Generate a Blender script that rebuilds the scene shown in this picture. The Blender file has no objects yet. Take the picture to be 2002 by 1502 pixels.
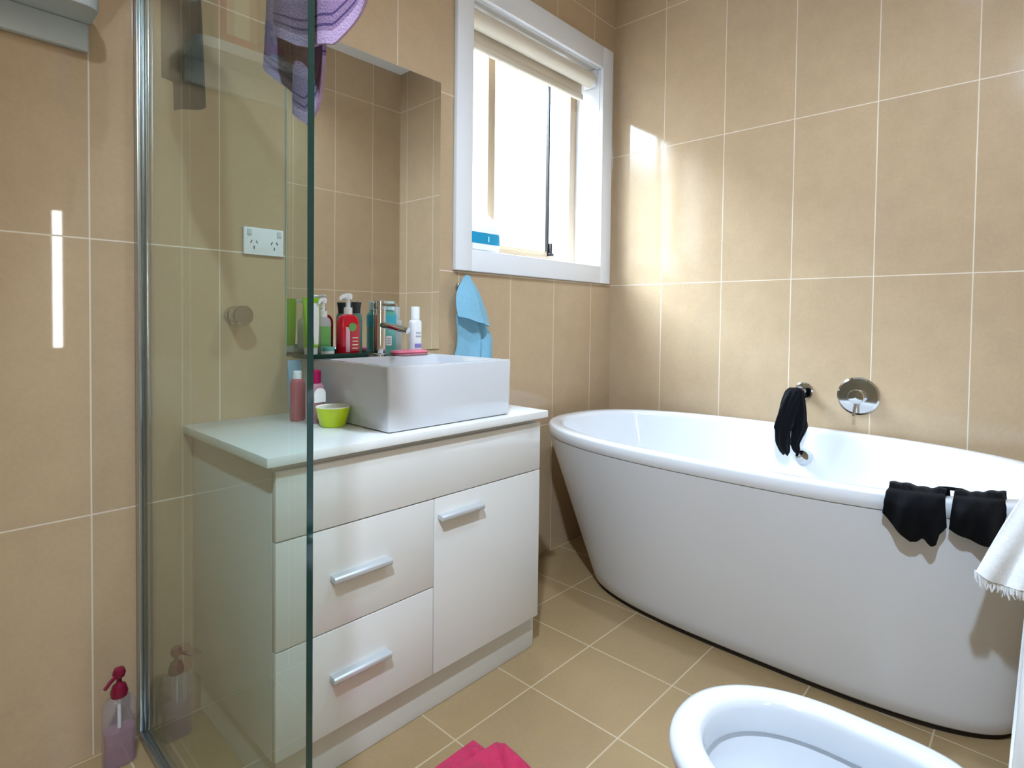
import bpy, bmesh, math, random
from mathutils import Vector, Matrix
random.seed(4)
PI = math.pi
SC = bpy.context.scene
COL = SC.collection

# ------------------------------------------------------------------ camera
CAM_POS = Vector((-2.60932, -1.68617, 1.09180))
YAW, PIT, ROL = 0.814345, -0.0264510, 0.0118904
FPX, CX, CY = 1123.252, 985.340, 652.837
fw = Vector((math.sin(YAW)*math.cos(PIT), math.cos(YAW)*math.cos(PIT), math.sin(PIT)))
r0 = Vector((math.cos(YAW), -math.sin(YAW), 0)); u0 = r0.cross(fw)
rt = math.cos(ROL)*r0 + math.sin(ROL)*u0
up = -math.sin(ROL)*r0 + math.cos(ROL)*u0
cd = bpy.data.cameras.new('camera'); cam = bpy.data.objects.new('camera', cd); COL.objects.link(cam)
cam.matrix_world = Matrix(((rt.x, up.x, -fw.x, CAM_POS.x), (rt.y, up.y, -fw.y, CAM_POS.y), (rt.z, up.z, -fw.z, CAM_POS.z), (0, 0, 0, 1)))
cd.sensor_fit = 'HORIZONTAL'; cd.sensor_width = 36.0
cd.lens = FPX/2002*36.0
cd.shift_x = (1001-CX)/2002; cd.shift_y = (CY-751)/2002
cd.clip_start = 0.01
SC.camera = cam

# ------------------------------------------------------------------ world and lights
wd = bpy.data.worlds.new('daylight'); SC.world = wd; wd.use_nodes = True
wn_ = wd.node_tree.nodes; wl_ = wd.node_tree.links
bg = wn_['Background']; bg.inputs[1].default_value = 1.0
SKY_HIGH, SKY_LOW = 50.0, 2.5          # open sky overhead; pale sunlit house front across the side path below it
tcw = wn_.new('ShaderNodeTexCoord'); sxw = wn_.new('ShaderNodeSeparateXYZ'); wl_.new(tcw.outputs['Generated'], sxw.inputs[0])
# height of a direction above the long straight eave of the house opposite: z / sqrt(y*y + z*z)
yy_ = wn_.new('ShaderNodeMath'); yy_.operation = 'MULTIPLY'; wl_.new(sxw.outputs[1], yy_.inputs[0]); wl_.new(sxw.outputs[1], yy_.inputs[1])
zz_ = wn_.new('ShaderNodeMath'); zz_.operation = 'MULTIPLY_ADD'; wl_.new(sxw.outputs[2], zz_.inputs[0]); wl_.new(sxw.outputs[2], zz_.inputs[1]); wl_.new(yy_.outputs[0], zz_.inputs[2])
sq_ = wn_.new('ShaderNodeMath'); sq_.operation = 'SQRT'; wl_.new(zz_.outputs[0], sq_.inputs[0])
dv_ = wn_.new('ShaderNodeMath'); dv_.operation = 'DIVIDE'; wl_.new(sxw.outputs[2], dv_.inputs[0]); wl_.new(sq_.outputs[0], dv_.inputs[1])
mrw = wn_.new('ShaderNodeMapRange'); mrw.interpolation_type = 'SMOOTHSTEP'; wl_.new(dv_.outputs[0], mrw.inputs[0])
mrw.inputs[1].default_value = math.sin(math.radians(25)); mrw.inputs[2].default_value = math.sin(math.radians(36))
mxw = wn_.new('ShaderNodeMix'); mxw.data_type = 'RGBA'; wl_.new(mrw.outputs[0], mxw.inputs[0])
mxw.inputs[6].default_value = (0.92*SKY_LOW, 0.97*SKY_LOW, 1.0*SKY_LOW, 1); mxw.inputs[7].default_value = (0.66*SKY_HIGH, 0.82*SKY_HIGH, 1.0*SKY_HIGH, 1)
wl_.new(mxw.outputs[2], bg.inputs[0])

def area(name, loc, direction, sx, sy, power, color=(1, 1, 1), portal=False):
    l = bpy.data.lights.new(name, 'AREA'); l.shape = 'RECTANGLE'; l.size = sx; l.size_y = sy
    l.energy = power; l.color = color
    o = bpy.data.objects.new(name, l); COL.objects.link(o); o.location = loc
    o.rotation_euler = Vector(direction).to_track_quat('-Z', 'Y').to_euler()
    if portal: l.cycles.is_portal = True
    return o
area('window_portal', (-0.585, 0.262, 1.86), (0, -1, 0), 1.0, 1.1, 1, portal=True)
FILL_COLOR = (0.66, 0.81, 1.0)
def fill_lamp(x, y, power, aim, cone):
    l = bpy.data.lights.new('fill_lamp', 'SPOT'); l.energy = power; l.color = FILL_COLOR
    l.spot_size = math.radians(cone); l.spot_blend = 0.75; l.shadow_soft_size = 0.06
    o = bpy.data.objects.new('fill_lamp', l); COL.objects.link(o); o.location = (x, y, 2.885)
    o.rotation_euler = Vector(aim).to_track_quat('-Z', 'Y').to_euler()
FILL_LIGHTS = [(-2.88, -1.76, 375, (0.75, 0.10, -1), 112), (-1.25, -1.38, 75, (0, 0, -1), 140)]  # spots added overhead, out of view, to fill the room
for a in FILL_LIGHTS: fill_lamp(*a)

vs = SC.view_settings
SC.display_settings.display_device = 'sRGB'
vs.view_transform = 'Standard'; vs.look = 'None'; vs.gamma = 1.0; vs.use_curve_mapping = False
vs.exposure = 0.28

# ------------------------------------------------------------------ helpers
def lin(h):
    if isinstance(h, str):
        h = h.lstrip('#'); c = [int(h[i:i+2], 16)/255 for i in (0, 2, 4)]
        return tuple(x/12.92 if x <= 0.04045 else ((x+0.055)/1.055)**2.4 for x in c) + (1,)
    return tuple(h) + (1,)

def new_mat(name):
    m = bpy.data.materials.new(name); m.use_nodes = True
    nt = m.node_tree; b = nt.nodes.get('Principled BSDF')
    return m, nt, b

def sset(b, k, v):
    if k in b.inputs: b.inputs[k].default_value = v

def pm(name, col, rough=0.5, metal=0.0, coat=0.0, noise=0.0, scale=40, bump=0.0, bscale=200, sheen=0.0, trans=0.0, ior=1.45, alpha=1.0, sss=0.0):
    m, nt, b = new_mat(name)
    c = lin(col); b.inputs['Base Color'].default_value = c
    b.inputs['Roughness'].default_value = rough; b.inputs['Metallic'].default_value = metal
    sset(b, 'Coat Weight', coat); sset(b, 'Coat Roughness', 0.03); sset(b, 'Sheen Weight', sheen)
    sset(b, 'Transmission Weight', trans); sset(b, 'IOR', ior); sset(b, 'Alpha', alpha)
    tc = nt.nodes.new('ShaderNodeTexCoord')
    if noise:
        n = nt.nodes.new('ShaderNodeTexNoise'); n.inputs['Scale'].default_value = scale; n.inputs['Detail'].default_value = 4
        nt.links.new(tc.outputs['Object'], n.inputs['Vector'])
        mx = nt.nodes.new('ShaderNodeMix'); mx.data_type = 'RGBA'
        mx.inputs[6].default_value = tuple(x*(1-noise) for x in c[:3]) + (1,)
        mx.inputs[7].default_value = tuple(min(1, x*(1+noise)) for x in c[:3]) + (1,)
        nt.links.new(n.outputs['Fac'], mx.inputs[0]); nt.links.new(mx.outputs[2], b.inputs['Base Color'])
    if bump:
        n2 = nt.nodes.new('ShaderNodeTexNoise'); n2.inputs['Scale'].default_value = bscale; n2.inputs['Detail'].default_value = 3
        nt.links.new(tc.outputs['Object'], n2.inputs['Vector'])
        bp = nt.nodes.new('ShaderNodeBump'); bp.inputs['Strength'].default_value = bump; bp.inputs['Distance'].default_value = 0.004
        nt.links.new(n2.outputs['Fac'], bp.inputs['Height']); nt.links.new(bp.outputs['Normal'], b.inputs['Normal'])
    return m

def glass_mat(name, tint, f0=0.04):
    """thin clear sheet: tinted see-through plus mirror reflection growing towards grazing angles"""
    m = bpy.data.materials.new(name); m.use_nodes = True; nt = m.node_tree; nt.nodes.clear()
    N = nt.nodes.new; L = nt.links.new
    out = N('ShaderNodeOutputMaterial'); mix = N('ShaderNodeMixShader')
    tr = N('ShaderNodeBsdfTransparent'); tr.inputs[0].default_value = tuple(tint) + (1,)
    gl = N('ShaderNodeBsdfGlossy'); gl.inputs['Roughness'].default_value = 0.0; gl.inputs[0].default_value = (1, 1, 1, 1)
    geo = N('ShaderNodeNewGeometry'); dot = N('ShaderNodeVectorMath'); dot.operation = 'DOT_PRODUCT'
    L(geo.outputs['Normal'], dot.inputs[0]); L(geo.outputs['Incoming'], dot.inputs[1])
    ab = N('ShaderNodeMath'); ab.operation = 'ABSOLUTE'; L(dot.outputs['Value'], ab.inputs[0])
    om = N('ShaderNodeMath'); om.operation = 'SUBTRACT'; om.inputs[0].default_value = 1.0; L(ab.outputs[0], om.inputs[1])
    pw = N('ShaderNodeMath'); pw.operation = 'POWER'; pw.inputs[1].default_value = 5.0; L(om.outputs[0], pw.inputs[0])
    ma = N('ShaderNodeMath'); ma.operation = 'MULTIPLY_ADD'; ma.inputs[1].default_value = 1-f0; ma.inputs[2].default_value = f0; L(pw.outputs[0], ma.inputs[0])
    L(ma.outputs[0], mix.inputs[0]); L(tr.outputs[0], mix.inputs[1]); L(gl.outputs[0], mix.inputs[2]); L(mix.outputs[0], out.inputs[0])
    return m

def tile_mat(name, axes, size, offs, col, grout, rough, gw=0.0035, tone=0.07, mott=0.24):
    """glazed tiles laid in a plain grid, measured in metres from the room corner"""
    m, nt, b = new_mat(name); N = nt.nodes.new; L = nt.links.new
    geo = N('ShaderNodeNewGeometry'); sep = N('ShaderNodeSeparateXYZ'); L(geo.outputs['Position'], sep.inputs[0])
    masks = []; ids = []
    for ax, s, o in zip(axes, size, offs):
        a = N('ShaderNodeMath'); a.operation = 'SUBTRACT'; L(sep.outputs['XYZ'.index(ax)], a.inputs[0]); a.inputs[1].default_value = o
        d = N('ShaderNodeMath'); d.operation = 'DIVIDE'; L(a.outputs[0], d.inputs[0]); d.inputs[1].default_value = s
        fl = N('ShaderNodeMath'); fl.operation = 'FLOOR'; L(d.outputs[0], fl.inputs[0]); ids.append(fl)
        fr = N('ShaderNodeMath'); fr.operation = 'FRACT'; L(d.outputs[0], fr.inputs[0])
        c = N('ShaderNodeMath'); c.operation = 'SUBTRACT'; L(fr.outputs[0], c.inputs[0]); c.inputs[1].default_value = 0.5
        ab = N('ShaderNodeMath'); ab.operation = 'ABSOLUTE'; L(c.outputs[0], ab.inputs[0])
        mr = N('ShaderNodeMapRange'); L(ab.outputs[0], mr.inputs[0])
        mr.inputs[1].default_value = 0.5 - gw*0.62/s; mr.inputs[2].default_value = 0.5 - gw*0.38/s
        masks.append(mr)
    mx = N('ShaderNodeMath'); mx.operation = 'MAXIMUM'; L(masks[0].outputs[0], mx.inputs[0]); L(masks[1].outputs[0], mx.inputs[1])
    cmb = N('ShaderNodeCombineXYZ'); L(ids[0].outputs[0], cmb.inputs[0]); L(ids[1].outputs[0], cmb.inputs[1])
    wn = N('ShaderNodeTexWhiteNoise'); wn.noise_dimensions = '3D'; L(cmb.outputs[0], wn.inputs['Vector'])
    n1 = N('ShaderNodeTexNoise'); n1.inputs['Scale'].default_value = 9; n1.inputs['Detail'].default_value = 6; n1.inputs['Roughness'].default_value = 0.7
    L(geo.outputs['Position'], n1.inputs['Vector'])
    n2 = N('ShaderNodeTexNoise'); n2.inputs['Scale'].default_value = 90; n2.inputs['Detail'].default_value = 3
    L(geo.outputs['Position'], n2.inputs['Vector'])
    s1 = N('ShaderNodeMath'); s1.operation = 'MULTIPLY_ADD'; L(wn.outputs['Value'], s1.inputs[0]); s1.inputs[1].default_value = tone; s1.inputs[2].default_value = 1 - tone/2 - mott*0.75
    s2 = N('ShaderNodeMath'); s2.operation = 'MULTIPLY_ADD'; L(n1.outputs['Fac'], s2.inputs[0]); s2.inputs[1].default_value = mott; L(s1.outputs[0], s2.inputs[2])
    s3 = N('ShaderNodeMath'); s3.operation = 'MULTIPLY_ADD'; L(n2.outputs['Fac'], s3.inputs[0]); s3.inputs[1].default_value = mott*0.5; L(s2.outputs[0], s3.inputs[2])
    hv = N('ShaderNodeVectorMath'); hv.operation = 'SCALE'; hv.inputs[0].default_value = lin(col)[:3]; L(s3.outputs[0], hv.inputs['Scale'])
    mc = N('ShaderNodeMix'); mc.data_type = 'RGBA'; L(mx.outputs[0], mc.inputs[0]); L(hv.outputs[0], mc.inputs[6]); mc.inputs[7].default_value = lin(grout)
    L(mc.outputs[2], b.inputs['Base Color'])
    rr = N('ShaderNodeMath'); rr.operation = 'MULTIPLY_ADD'; L(mx.outputs[0], rr.inputs[0]); rr.inputs[1].default_value = 0.55; rr.inputs[2].default_value = rough
    L(rr.outputs[0], b.inputs['Roughness'])
    bm_ = N('ShaderNodeBump'); bm_.inputs['Strength'].default_value = 0.25; bm_.inputs['Distance'].default_value = 0.001; bm_.invert = True
    L(mx.outputs[0], bm_.inputs['Height']); L(bm_.outputs['Normal'], b.inputs['Normal'])
    return m

TW, TH = 0.30, 0.67307
Z0 = 1.27323; S0 = 0.18502; T0 = 0.29284
M = {}
WALLC, GROUT = '#b9a080', '#d9cab5'
M['tile_window'] = tile_mat('wall tile window side', 'XZ', (TW, TH), (-S0, Z0), WALLC, GROUT, 0.03)
M['tile_bath'] = tile_mat('wall tile bath side', 'YZ', (TW, TH), (-T0, Z0), WALLC, GROUT, 0.09)
M['tile_back'] = tile_mat('wall tile back', 'XZ', (TW, TH), (-0.24, Z0), WALLC, GROUT, 0.09)
M['tile_floor'] = tile_mat('floor tile', 'XY', (0.30, 0.2975), (-0.727, -0.6035), '#9f8661', '#bba98a', 0.18, gw=0.004)
M['white_paint'] = pm('white gloss paint', '#e6e7e9', 0.25)
M['ceiling'] = pm('white ceiling paint', '#eeeeec', 0.7, bump=0.05)
M['tan_frame'] = pm('tan powder coated aluminium', '#b9a387', 0.4)
M['dark_metal'] = pm('dark bronze metal', '#2c2a28', 0.4, metal=0.6)
M['cab'] = pm('white gloss cabinet', '#dcdcd8', 0.12, coat=0.4)
M['carcass'] = pm('white cabinet board', '#d6d6d0', 0.3)
M['stone'] = pm('white stone benchtop', '#e8ebea', 0.1, noise=0.02, scale=200)
M['porcelain'] = pm('white vitreous china', '#cdd0d4', 0.06, coat=0.4)
M['acrylic'] = pm('white bath acrylic', '#e3e6ea', 0.1, coat=0.5)
M['acrylic_skirt'] = pm('white bath acrylic skirt', '#dfe2e6', 0.28, coat=0.2)
M['chrome'] = pm('chrome', '#d9dbdd', 0.06, metal=1.0)
M['satin'] = pm('satin aluminium', '#cdd3d6', 0.42, metal=0.45)
M['nickel'] = pm('brushed nickel', '#b9b4ae', 0.22, metal=1.0)
M['alu'] = pm('anodised aluminium channel', '#b8bfc2', 0.25, metal=0.9)
M['mirror'] = pm('mirror silvering', (0.86, 0.88, 0.86), 0.0, metal=1.0)
M['mirror_edge'] = pm('mirror edge glass', '#9db0a8', 0.1)
M['glass_shower'] = glass_mat('green tinted shower glass', (0.86, 0.925, 0.905), 0.045)
M['glass_edge'] = pm('dark green glass edge', '#07302c', 0.08, coat=0.6)
M['glass_window'] = glass_mat('window glass', (0.97, 0.98, 0.98))
M['plinth'] = pm('dark rubber foot', '#241d16', 0.7)
M['blind'] = pm('cream roller blind fabric', '#d8cdba', 0.7, bump=0.1)
M['plastic_white'] = pm('white plastic', '#e9ebec', 0.3)
M['plastic_grey'] = pm('pale grey moulded plastic', '#c3cbcc', 0.35)
M['slot'] = pm('dark slot', '#3a3d40', 0.6)
M['water'] = pm('still water', '#d5e0e6', 0.02, coat=1.0)

ORG = {}
def mesh_obj(name, bm, mat, parent=None, sharp=35, smooth=True):
    if parent is not None: o0 = ORG[parent.name]
    else: o0 = Vector((0, 0, 0))
    bmesh.ops.recalc_face_normals(bm, faces=bm.faces[:])
    if o0.length: bmesh.ops.translate(bm, verts=bm.verts[:], vec=-o0)
    me = bpy.data.meshes.new(name); bm.to_mesh(me); bm.free()
    for mm in (mat if isinstance(mat, (list, tuple)) else [mat]): me.materials.append(mm)
    if smooth:
        for p in me.polygons: p.use_smooth = True
        me.set_sharp_from_angle(angle=math.radians(sharp))
    o = bpy.data.objects.new(name, me); COL.objects.link(o)
    ORG[o.name] = o0.copy()
    if parent is not None: o.parent = parent
    return o

def thing(name, label, cat, loc, group=None):
    o = bpy.data.objects.new(name, None); COL.objects.link(o); o.location = loc; o.empty_display_size = 0.05
    o['label'] = label; o['category'] = cat
    if group: o['group'] = group
    ORG[o.name] = Vector(loc); return o

def tag(o, label, cat, group=None):
    o['label'] = label; o['category'] = cat
    if group: o['group'] = group
    return o

def struct(name, bm, mat, parent=None, **k):
    o = mesh_obj(name, bm, mat, parent, **k)
    if parent is None: o['kind'] = 'structure'
    return o

def box(bm, x0, x1, y0, y1, z0, z1, bev=0.0, seg=2):
    b2 = bmesh.new()
    vs_ = [b2.verts.new((x, y, z)) for x in (x0, x1) for y in (y0, y1) for z in (z0, z1)]
    for f in ((0, 1, 3, 2), (4, 6, 7, 5), (0, 4, 5, 1), (2, 3, 7, 6), (0, 2, 6, 4), (1, 5, 7, 3)):
        b2.faces.new([vs_[i] for i in f])
    if bev > 0: bmesh.ops.bevel(b2, geom=b2.edges[:], offset=bev, segments=seg, profile=0.5, affect='EDGES')
    merge(bm, b2); return bm

def merge(bm, b2, mat=None):
    if mat is not None: bmesh.ops.transform(b2, matrix=mat, verts=b2.verts[:])
    me = bpy.data.meshes.new('tmp'); b2.to_mesh(me); b2.free(); bm.from_mesh(me); bpy.data.meshes.remove(me)

def B(*a, **k): return box(bmesh.new(), *a, **k)

def rings(bm, rs, close_first=True, close_last=True):
    """skin closed rings of equal length"""
    vr = [[bm.verts.new(p) for p in r] for r in rs]; n = len(rs[0])
    for a, b in zip(vr[:-1], vr[1:]):
        for i in range(n):
            bm.faces.new((a[i], a[(i+1) % n], b[(i+1) % n], b[i]))
    if close_first: bm.faces.new(vr[0][::-1])
    if close_last: bm.faces.new(vr[-1])
    return bm

def lathe(prof, c=(0, 0, 0), axis=(0, 0, 1), n=32, sx=1.0, sy=1.0, rot=0.0):
    """prof: (radius, height along axis) from one end to the other"""
    q = Vector(axis).to_track_quat('Z', 'Y').to_matrix().to_4x4(); bm = bmesh.new(); rs = []
    for r, h in prof:
        r = max(r, 1e-4)
        rs.append([tuple(Vector(c) + (q @ Vector((r*sx*math.cos(rot+2*PI*i/n), r*sy*math.sin(rot+2*PI*i/n), h)))) for i in range(n)])
    return rings(bm, rs)

def tube(path, r, n=14, bm=None, flat=1.0):
    bm = bm or bmesh.new(); P = [Vector(p) for p in path]; rs = []
    prev = None
    for i, p in enumerate(P):
        t = (P[min(i+1, len(P)-1)] - P[max(i-1, 0)]).normalized()
        if prev is None:
            a = Vector((0, 0, 1)) if abs(t.z) < 0.9 else Vector((1, 0, 0)); nrm = t.cross(a).normalized()
        else: nrm = (prev - t*prev.dot(t)).normalized()
        prev = nrm; bi = t.cross(nrm)
        rr = r[i] if isinstance(r, (list, tuple)) else r
        rs.append([tuple(p + rr*(math.cos(2*PI*k/n)*nrm + flat*math.sin(2*PI*k/n)*bi)) for k in range(n)])
    return rings(bm, rs)

def sup(t, n):
    c, s = math.cos(t), math.sin(t)
    return math.copysign(abs(c)**(2/n), c), math.copysign(abs(s)**(2/n), s)

def oval(xc, a, yc, bp_, bm_, np_, nm_, z, n=96):
    """plan outline: half widths a in x, bp_ towards +y, bm_ towards -y, with own squareness"""
    r = []
    for i in range(n):
        t = 2*PI*i/n; s = math.sin(t) >= 0
        cx_, sy_ = sup(t, np_ if s else nm_)
        r.append((xc + a*cx_, yc + (bp_ if s else bm_)*sy_, z))
    return r

def rrect(cx_, cy_, hx, hy, r, z, n=6):
    pts = []
    for (sx, sy, a0) in ((1, 1, 0), (-1, 1, PI/2), (-1, -1, PI), (1, -1, 1.5*PI)):
        for k in range(n+1):
            a = a0 + PI/2*k/n
            pts.append((cx_ + sx*(hx-r) + r*math.cos(a), cy_ + sy*(hy-r) + r*math.sin(a), z))
    return pts

def sheet(fn, nu, nv, thick=0.003, uv=True):
    """cloth: fn(u,v)->point, given thickness"""
    bm = bmesh.new(); g = [[bm.verts.new(fn(i/nu, j/nv)) for j in range(nv+1)] for i in range(nu+1)]
    ul = bm.loops.layers.uv.new('UVMap')
    for i in range(nu):
        for j in range(nv):
            f = bm.faces.new((g[i][j], g[i+1][j], g[i+1][j+1], g[i][j+1]))
            for l, (a, b) in zip(f.loops, ((i, j), (i+1, j), (i+1, j+1), (i, j+1))): l[ul].uv = (a/nu, b/nv)
    bm.normal_update()
    if thick: bmesh.ops.solidify(bm, geom=bm.faces[:], thickness=thick)
    return bm

def lerp(a, b, t): return a + (b-a)*t
def plin(pts, x):
    if x <= pts[0][0]: return pts[0][1]
    for (a, b), (c, d) in zip(pts[:-1], pts[1:]):
        if x <= c: 
            t = (x-a)/(c-a); return b + (d-b)*t
    return pts[-1][1]
def smooth(t): t = max(0, min(1, t)); return t*t*(3-2*t)

# ------------------------------------------------------------------ room shell
XL, YB, ZC = -3.15, -1.88, 2.90
struct('floor', B(XL-0.1, 0.12, YB-0.12, 0.27, -0.12, 0.0), M['tile_floor'], smooth=False)
struct('ceiling', B(XL-0.1, 0.12, YB-0.12, 0.27, ZC, ZC+0.1), M['ceiling'], smooth=False)
WX0, WX1, WZ0, WZ1, WD = -1.034, -0.137, 1.367, 2.365, 0.25        # clear opening of the window
def wall_hole(x0, x1, y0, y1, hx0, hx1, hz0, hz1):
    bm = bmesh.new()
    box(bm, x0, hx0, y0, y1, 0, ZC); box(bm, hx1, x1, y0, y1, 0, ZC)
    box(bm, hx0, hx1, y0, y1, 0, hz0); box(bm, hx0, hx1, y0, y1, hz1, ZC)
    return bm
struct('wall_window', wall_hole(XL-0.1, 0.0, 0.0, WD, WX0-0.015, WX1+0.015, WZ0-0.015, WZ1+0.015), M['tile_window'], smooth=False)
struct('wall_bath', B(0.0, 0.12, YB-0.12, WD, 0, ZC), M['tile_bath'], smooth=False)
struct('wall_back', wall_hole(XL-0.1, 0.0, YB-0.12, YB, -2.076, -2.036, 0.92, 1.60), M['tile_back'], smooth=False)
struct('wall_shower', B(XL-0.1, XL, YB, 0.0, 0, ZC), M['tile_bath'], smooth=False)

# window with white lining and casing
wbm = bmesh.new()
L_ = 0.014
box(wbm, WX0-L_, WX0, -0.001, WD, WZ0-L_, WZ1+L_); box(wbm, WX1, WX1+L_, -0.001, WD, WZ0-L_, WZ1+L_)
box(wbm, WX0, WX1, -0.001, WD, WZ0-L_, WZ0); box(wbm, WX0, WX1, -0.001, WD, WZ1, WZ1+L_)
win = struct('window_1', wbm, M['white_paint'], smooth=False)
cbm = bmesh.new()
CX0, CX1, CZ0, CZ1, CT = -1.121, -0.045, 1.279, 2.474, -0.022
box(cbm, CX0, WX0-0.002, CT, -0.001, CZ0, CZ1, 0.003); box(cbm, WX1+0.002, CX1, CT, -0.001, CZ0, CZ1, 0.003)
box(cbm, WX0-0.002, WX1+0.002, CT, -0.001, CZ0, WZ0-0.002, 0.003); box(cbm, WX0-0.002, WX1+0.002, CT, -0.001, WZ1+0.002, CZ1, 0.003)
struct('casing', cbm, M['white_paint'], win)
fy0, fy1 = 0.140, 0.185
fbm = bmesh.new()
box(fbm, WX0, WX0+0.045, fy0, fy1, WZ0, WZ1, 0.003); box(fbm, WX1-0.055, WX1, fy0, fy1, WZ0, WZ1, 0.003)
box(fbm, WX0+0.045, WX1-0.055, fy0, fy1, WZ0, WZ0+0.040, 0.003); box(fbm, WX0+0.045, WX1-0.055, fy0, fy1, WZ1-0.045, WZ1, 0.003)
box(fbm, WX0+0.045, WX1-0.055, fy0-0.012, fy0, WZ0+0.002, WZ0+0.018, 0.002)
wf = struct('window_frame', fbm, M['tan_frame'], win)
struct('fixed_pane', B(WX0+0.045, -0.745, 0.168, 0.173, WZ0+0.04, WZ1-0.045), M['glass_window'], win, smooth=False)
sb = bmesh.new()
box(sb, -0.790, -0.745, 0.142, 0.160, WZ0+0.04, WZ1-0.045, 0.003)
box(sb, -0.745, -0.362, 0.144, 0.158, WZ0+0.04, WZ0+0.062, 0.002); box(sb, -0.745, -0.362, 0.144, 0.158, WZ1-0.067, WZ1-0.045, 0.002)
sash = struct('sash', sb, M['tan_frame'], win)
struct('sash_stile', B(-0.362, -0.352, 0.142, 0.160, WZ0+0.04, WZ1-0.045, 0.002), M['dark_metal'], sash)
struct('sash_pane', B(-0.745, -0.362, 0.149, 0.153, WZ0+0.062, WZ1-0.067), M['glass_window'], sash, smooth=False)
lb = B(-0.352, -0.338, 0.130, 0.150, WZ0+0.042, WZ0+0.105, 0.002); box(lb, -0.362, -0.330, 0.126, 0.142, WZ0+0.041, WZ0+0.055, 0.002)
struct('latch', lb, M['dark_metal'], sash)

# added slot behind the camera; its glowing pane makes the bright tile reflection
s2 = bmesh.new()
for (a, b, c, d) in ((-2.076, -2.0745, 0.92, 1.60), (-2.0375, -2.036, 0.92, 1.60)): box(s2, a, b, YB-0.12, YB+0.003, c, d)
box(s2, -2.0745, -2.0375, YB-0.12, YB+0.003, 0.92, 0.923); box(s2, -2.0745, -2.0375, YB-0.12, YB+0.003, 1.597, 1.60)
struct('added_slot', s2, M['white_paint'], smooth=False)
sgm, sgn, sgb = new_mat('glowing slot pane'); sgb.inputs['Base Color'].default_value = (0.9, 0.9, 0.9, 1)
sgb.inputs['Emission Color'].default_value = (1, 0.98, 0.95, 1); sgb.inputs['Emission Strength'].default_value = 26.0
struct('glow_pane', B(-2.0745, -2.0375, YB-0.020, YB-0.014, 0.923, 1.597), sgm, bpy.data.objects['added_slot'], smooth=False)

# roller blind inside the window head
bl = thing('roller_blind', 'cream roller blind rolled up under the head of the white window', 'blind', (-0.585, 0.045, 2.30))
mesh_obj('roll', lathe([(0.0, -0.43), (0.036, -0.43), (0.036, 0.43), (0.0, 0.43)], (-0.585, 0.045, 2.315), (1, 0, 0), 28), M['blind'], bl)
def blindcloth(u, v): return (-0.985+0.80*u, 0.076+0.002*math.sin(9*u), 2.315-0.085*v)
mesh_obj('blind_fabric', sheet(blindcloth, 6, 4, 0.0015), M['blind'], bl)
mesh_obj('bottom_rail', B(-0.987, -0.183, 0.062, 0.084, 2.208, 2.242, 0.008, 3), M['blind'], bl)
for sx in (-1.019, -0.154):
    mesh_obj('bracket', B(sx-0.003, sx+0.003, 0.012, 0.080, 2.275, 2.364, 0.002), M['plastic_white'], bl)

# housings and glowing lenses for the added ceiling fill lights
dm, dnt, db = new_mat('glowing fill lens'); db.inputs['Base Color'].default_value = (0.9, 0.9, 0.9, 1)
db.inputs['Emission Color'].default_value = FILL_COLOR + (1,); db.inputs['Emission Strength'].default_value = 12.0
for (x, y, p_, aim_, cone_), lab in zip(FILL_LIGHTS, ('added round ceiling fill light above the shower', 'added round ceiling fill light above the middle of the room')):
    cl = thing('ceiling_fill_light', lab, 'light', (x, y, ZC))
    mesh_obj('trim_ring', lathe([(0.050, 0.0), (0.064, 0.0), (0.064, -0.004), (0.052, -0.007), (0.050, -0.004), (0.050, 0.0)], (x, y, ZC-0.0005), (0, 0, 1), 36), M['plastic_white'], cl)
    mesh_obj('fill_lens', lathe([(0.0, -0.001), (0.0495, -0.001), (0.0495, -0.003), (0.0, -0.003)], (x, y, ZC-0.0005), (0, 0, 1), 32), dm, cl)

# ------------------------------------------------------------------ bath
bath = thing('bathtub', 'white freestanding oval bathtub against the tiled wall', 'bathtub', (-0.46, -0.93, 0))
Rn, Rm = 2.5, 2.7
def br(inset, z, grow=0.0):
    return oval(-0.470, 0.460-inset, -0.925, 0.835-inset, 0.835-inset, Rn, Rm, z)
def skirt(t, z, ins=0.0):                                            # t 0 at the floor, 1 under the rim
    return oval(lerp(-0.462, -0.470, t), lerp(0.290, 0.457, t)-ins, lerp(-0.985, -0.925, t), lerp(0.690, 0.832, t)-ins, lerp(0.690, 0.832, t)-ins, lerp(2.7, Rn, t), lerp(3.4, Rm, t), z)
bm = bmesh.new(); N_ = 14
rs = [skirt(0, 0.018, 0.030), skirt(0, 0.018, 0.006), skirt(0, 0.024, 0.0)]
for i in range(1, N_+1): rs.append(skirt(i/N_, lerp(0.024, 0.6135, i/N_)))
rs.append(skirt(1.0, 0.6142, 0.012))
mesh_obj('skirt', rings(bm, rs, True, False), M['acrylic_skirt'], bath, sharp=50)
bm = bmesh.new()
def inner(t, z): return oval(-0.470, lerp(0.402, 0.250, t), -0.925, lerp(0.777, 0.52, t), lerp(0.777, 0.54, t), lerp(2.5, 2.6, t), lerp(2.7, 2.8, t), z)
rs = [br(0.035, 0.6155), br(0.003, 0.6155), br(0.0, 0.618), br(0.0, 0.640), br(0.0005, 0.652), br(0.0025, 0.6575), br(0.007, 0.6605), br(0.014, 0.6615), br(0.040, 0.6615), br(0.050, 0.659), br(0.056, 0.652)]
for t in (0.0, 0.08, 0.2, 0.4, 0.6, 0.78, 0.9): rs.append(inner(t, 0.640-0.47*t**0.72))
for t, z in ((1.0, 0.19), (1.12, 0.165), (1.35, 0.158)): rs.append(inner(t, z))
tubm = rings(bm, rs, close_first=False)
mesh_obj('tub', tubm, M['acrylic'], bath, sharp=60)
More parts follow.
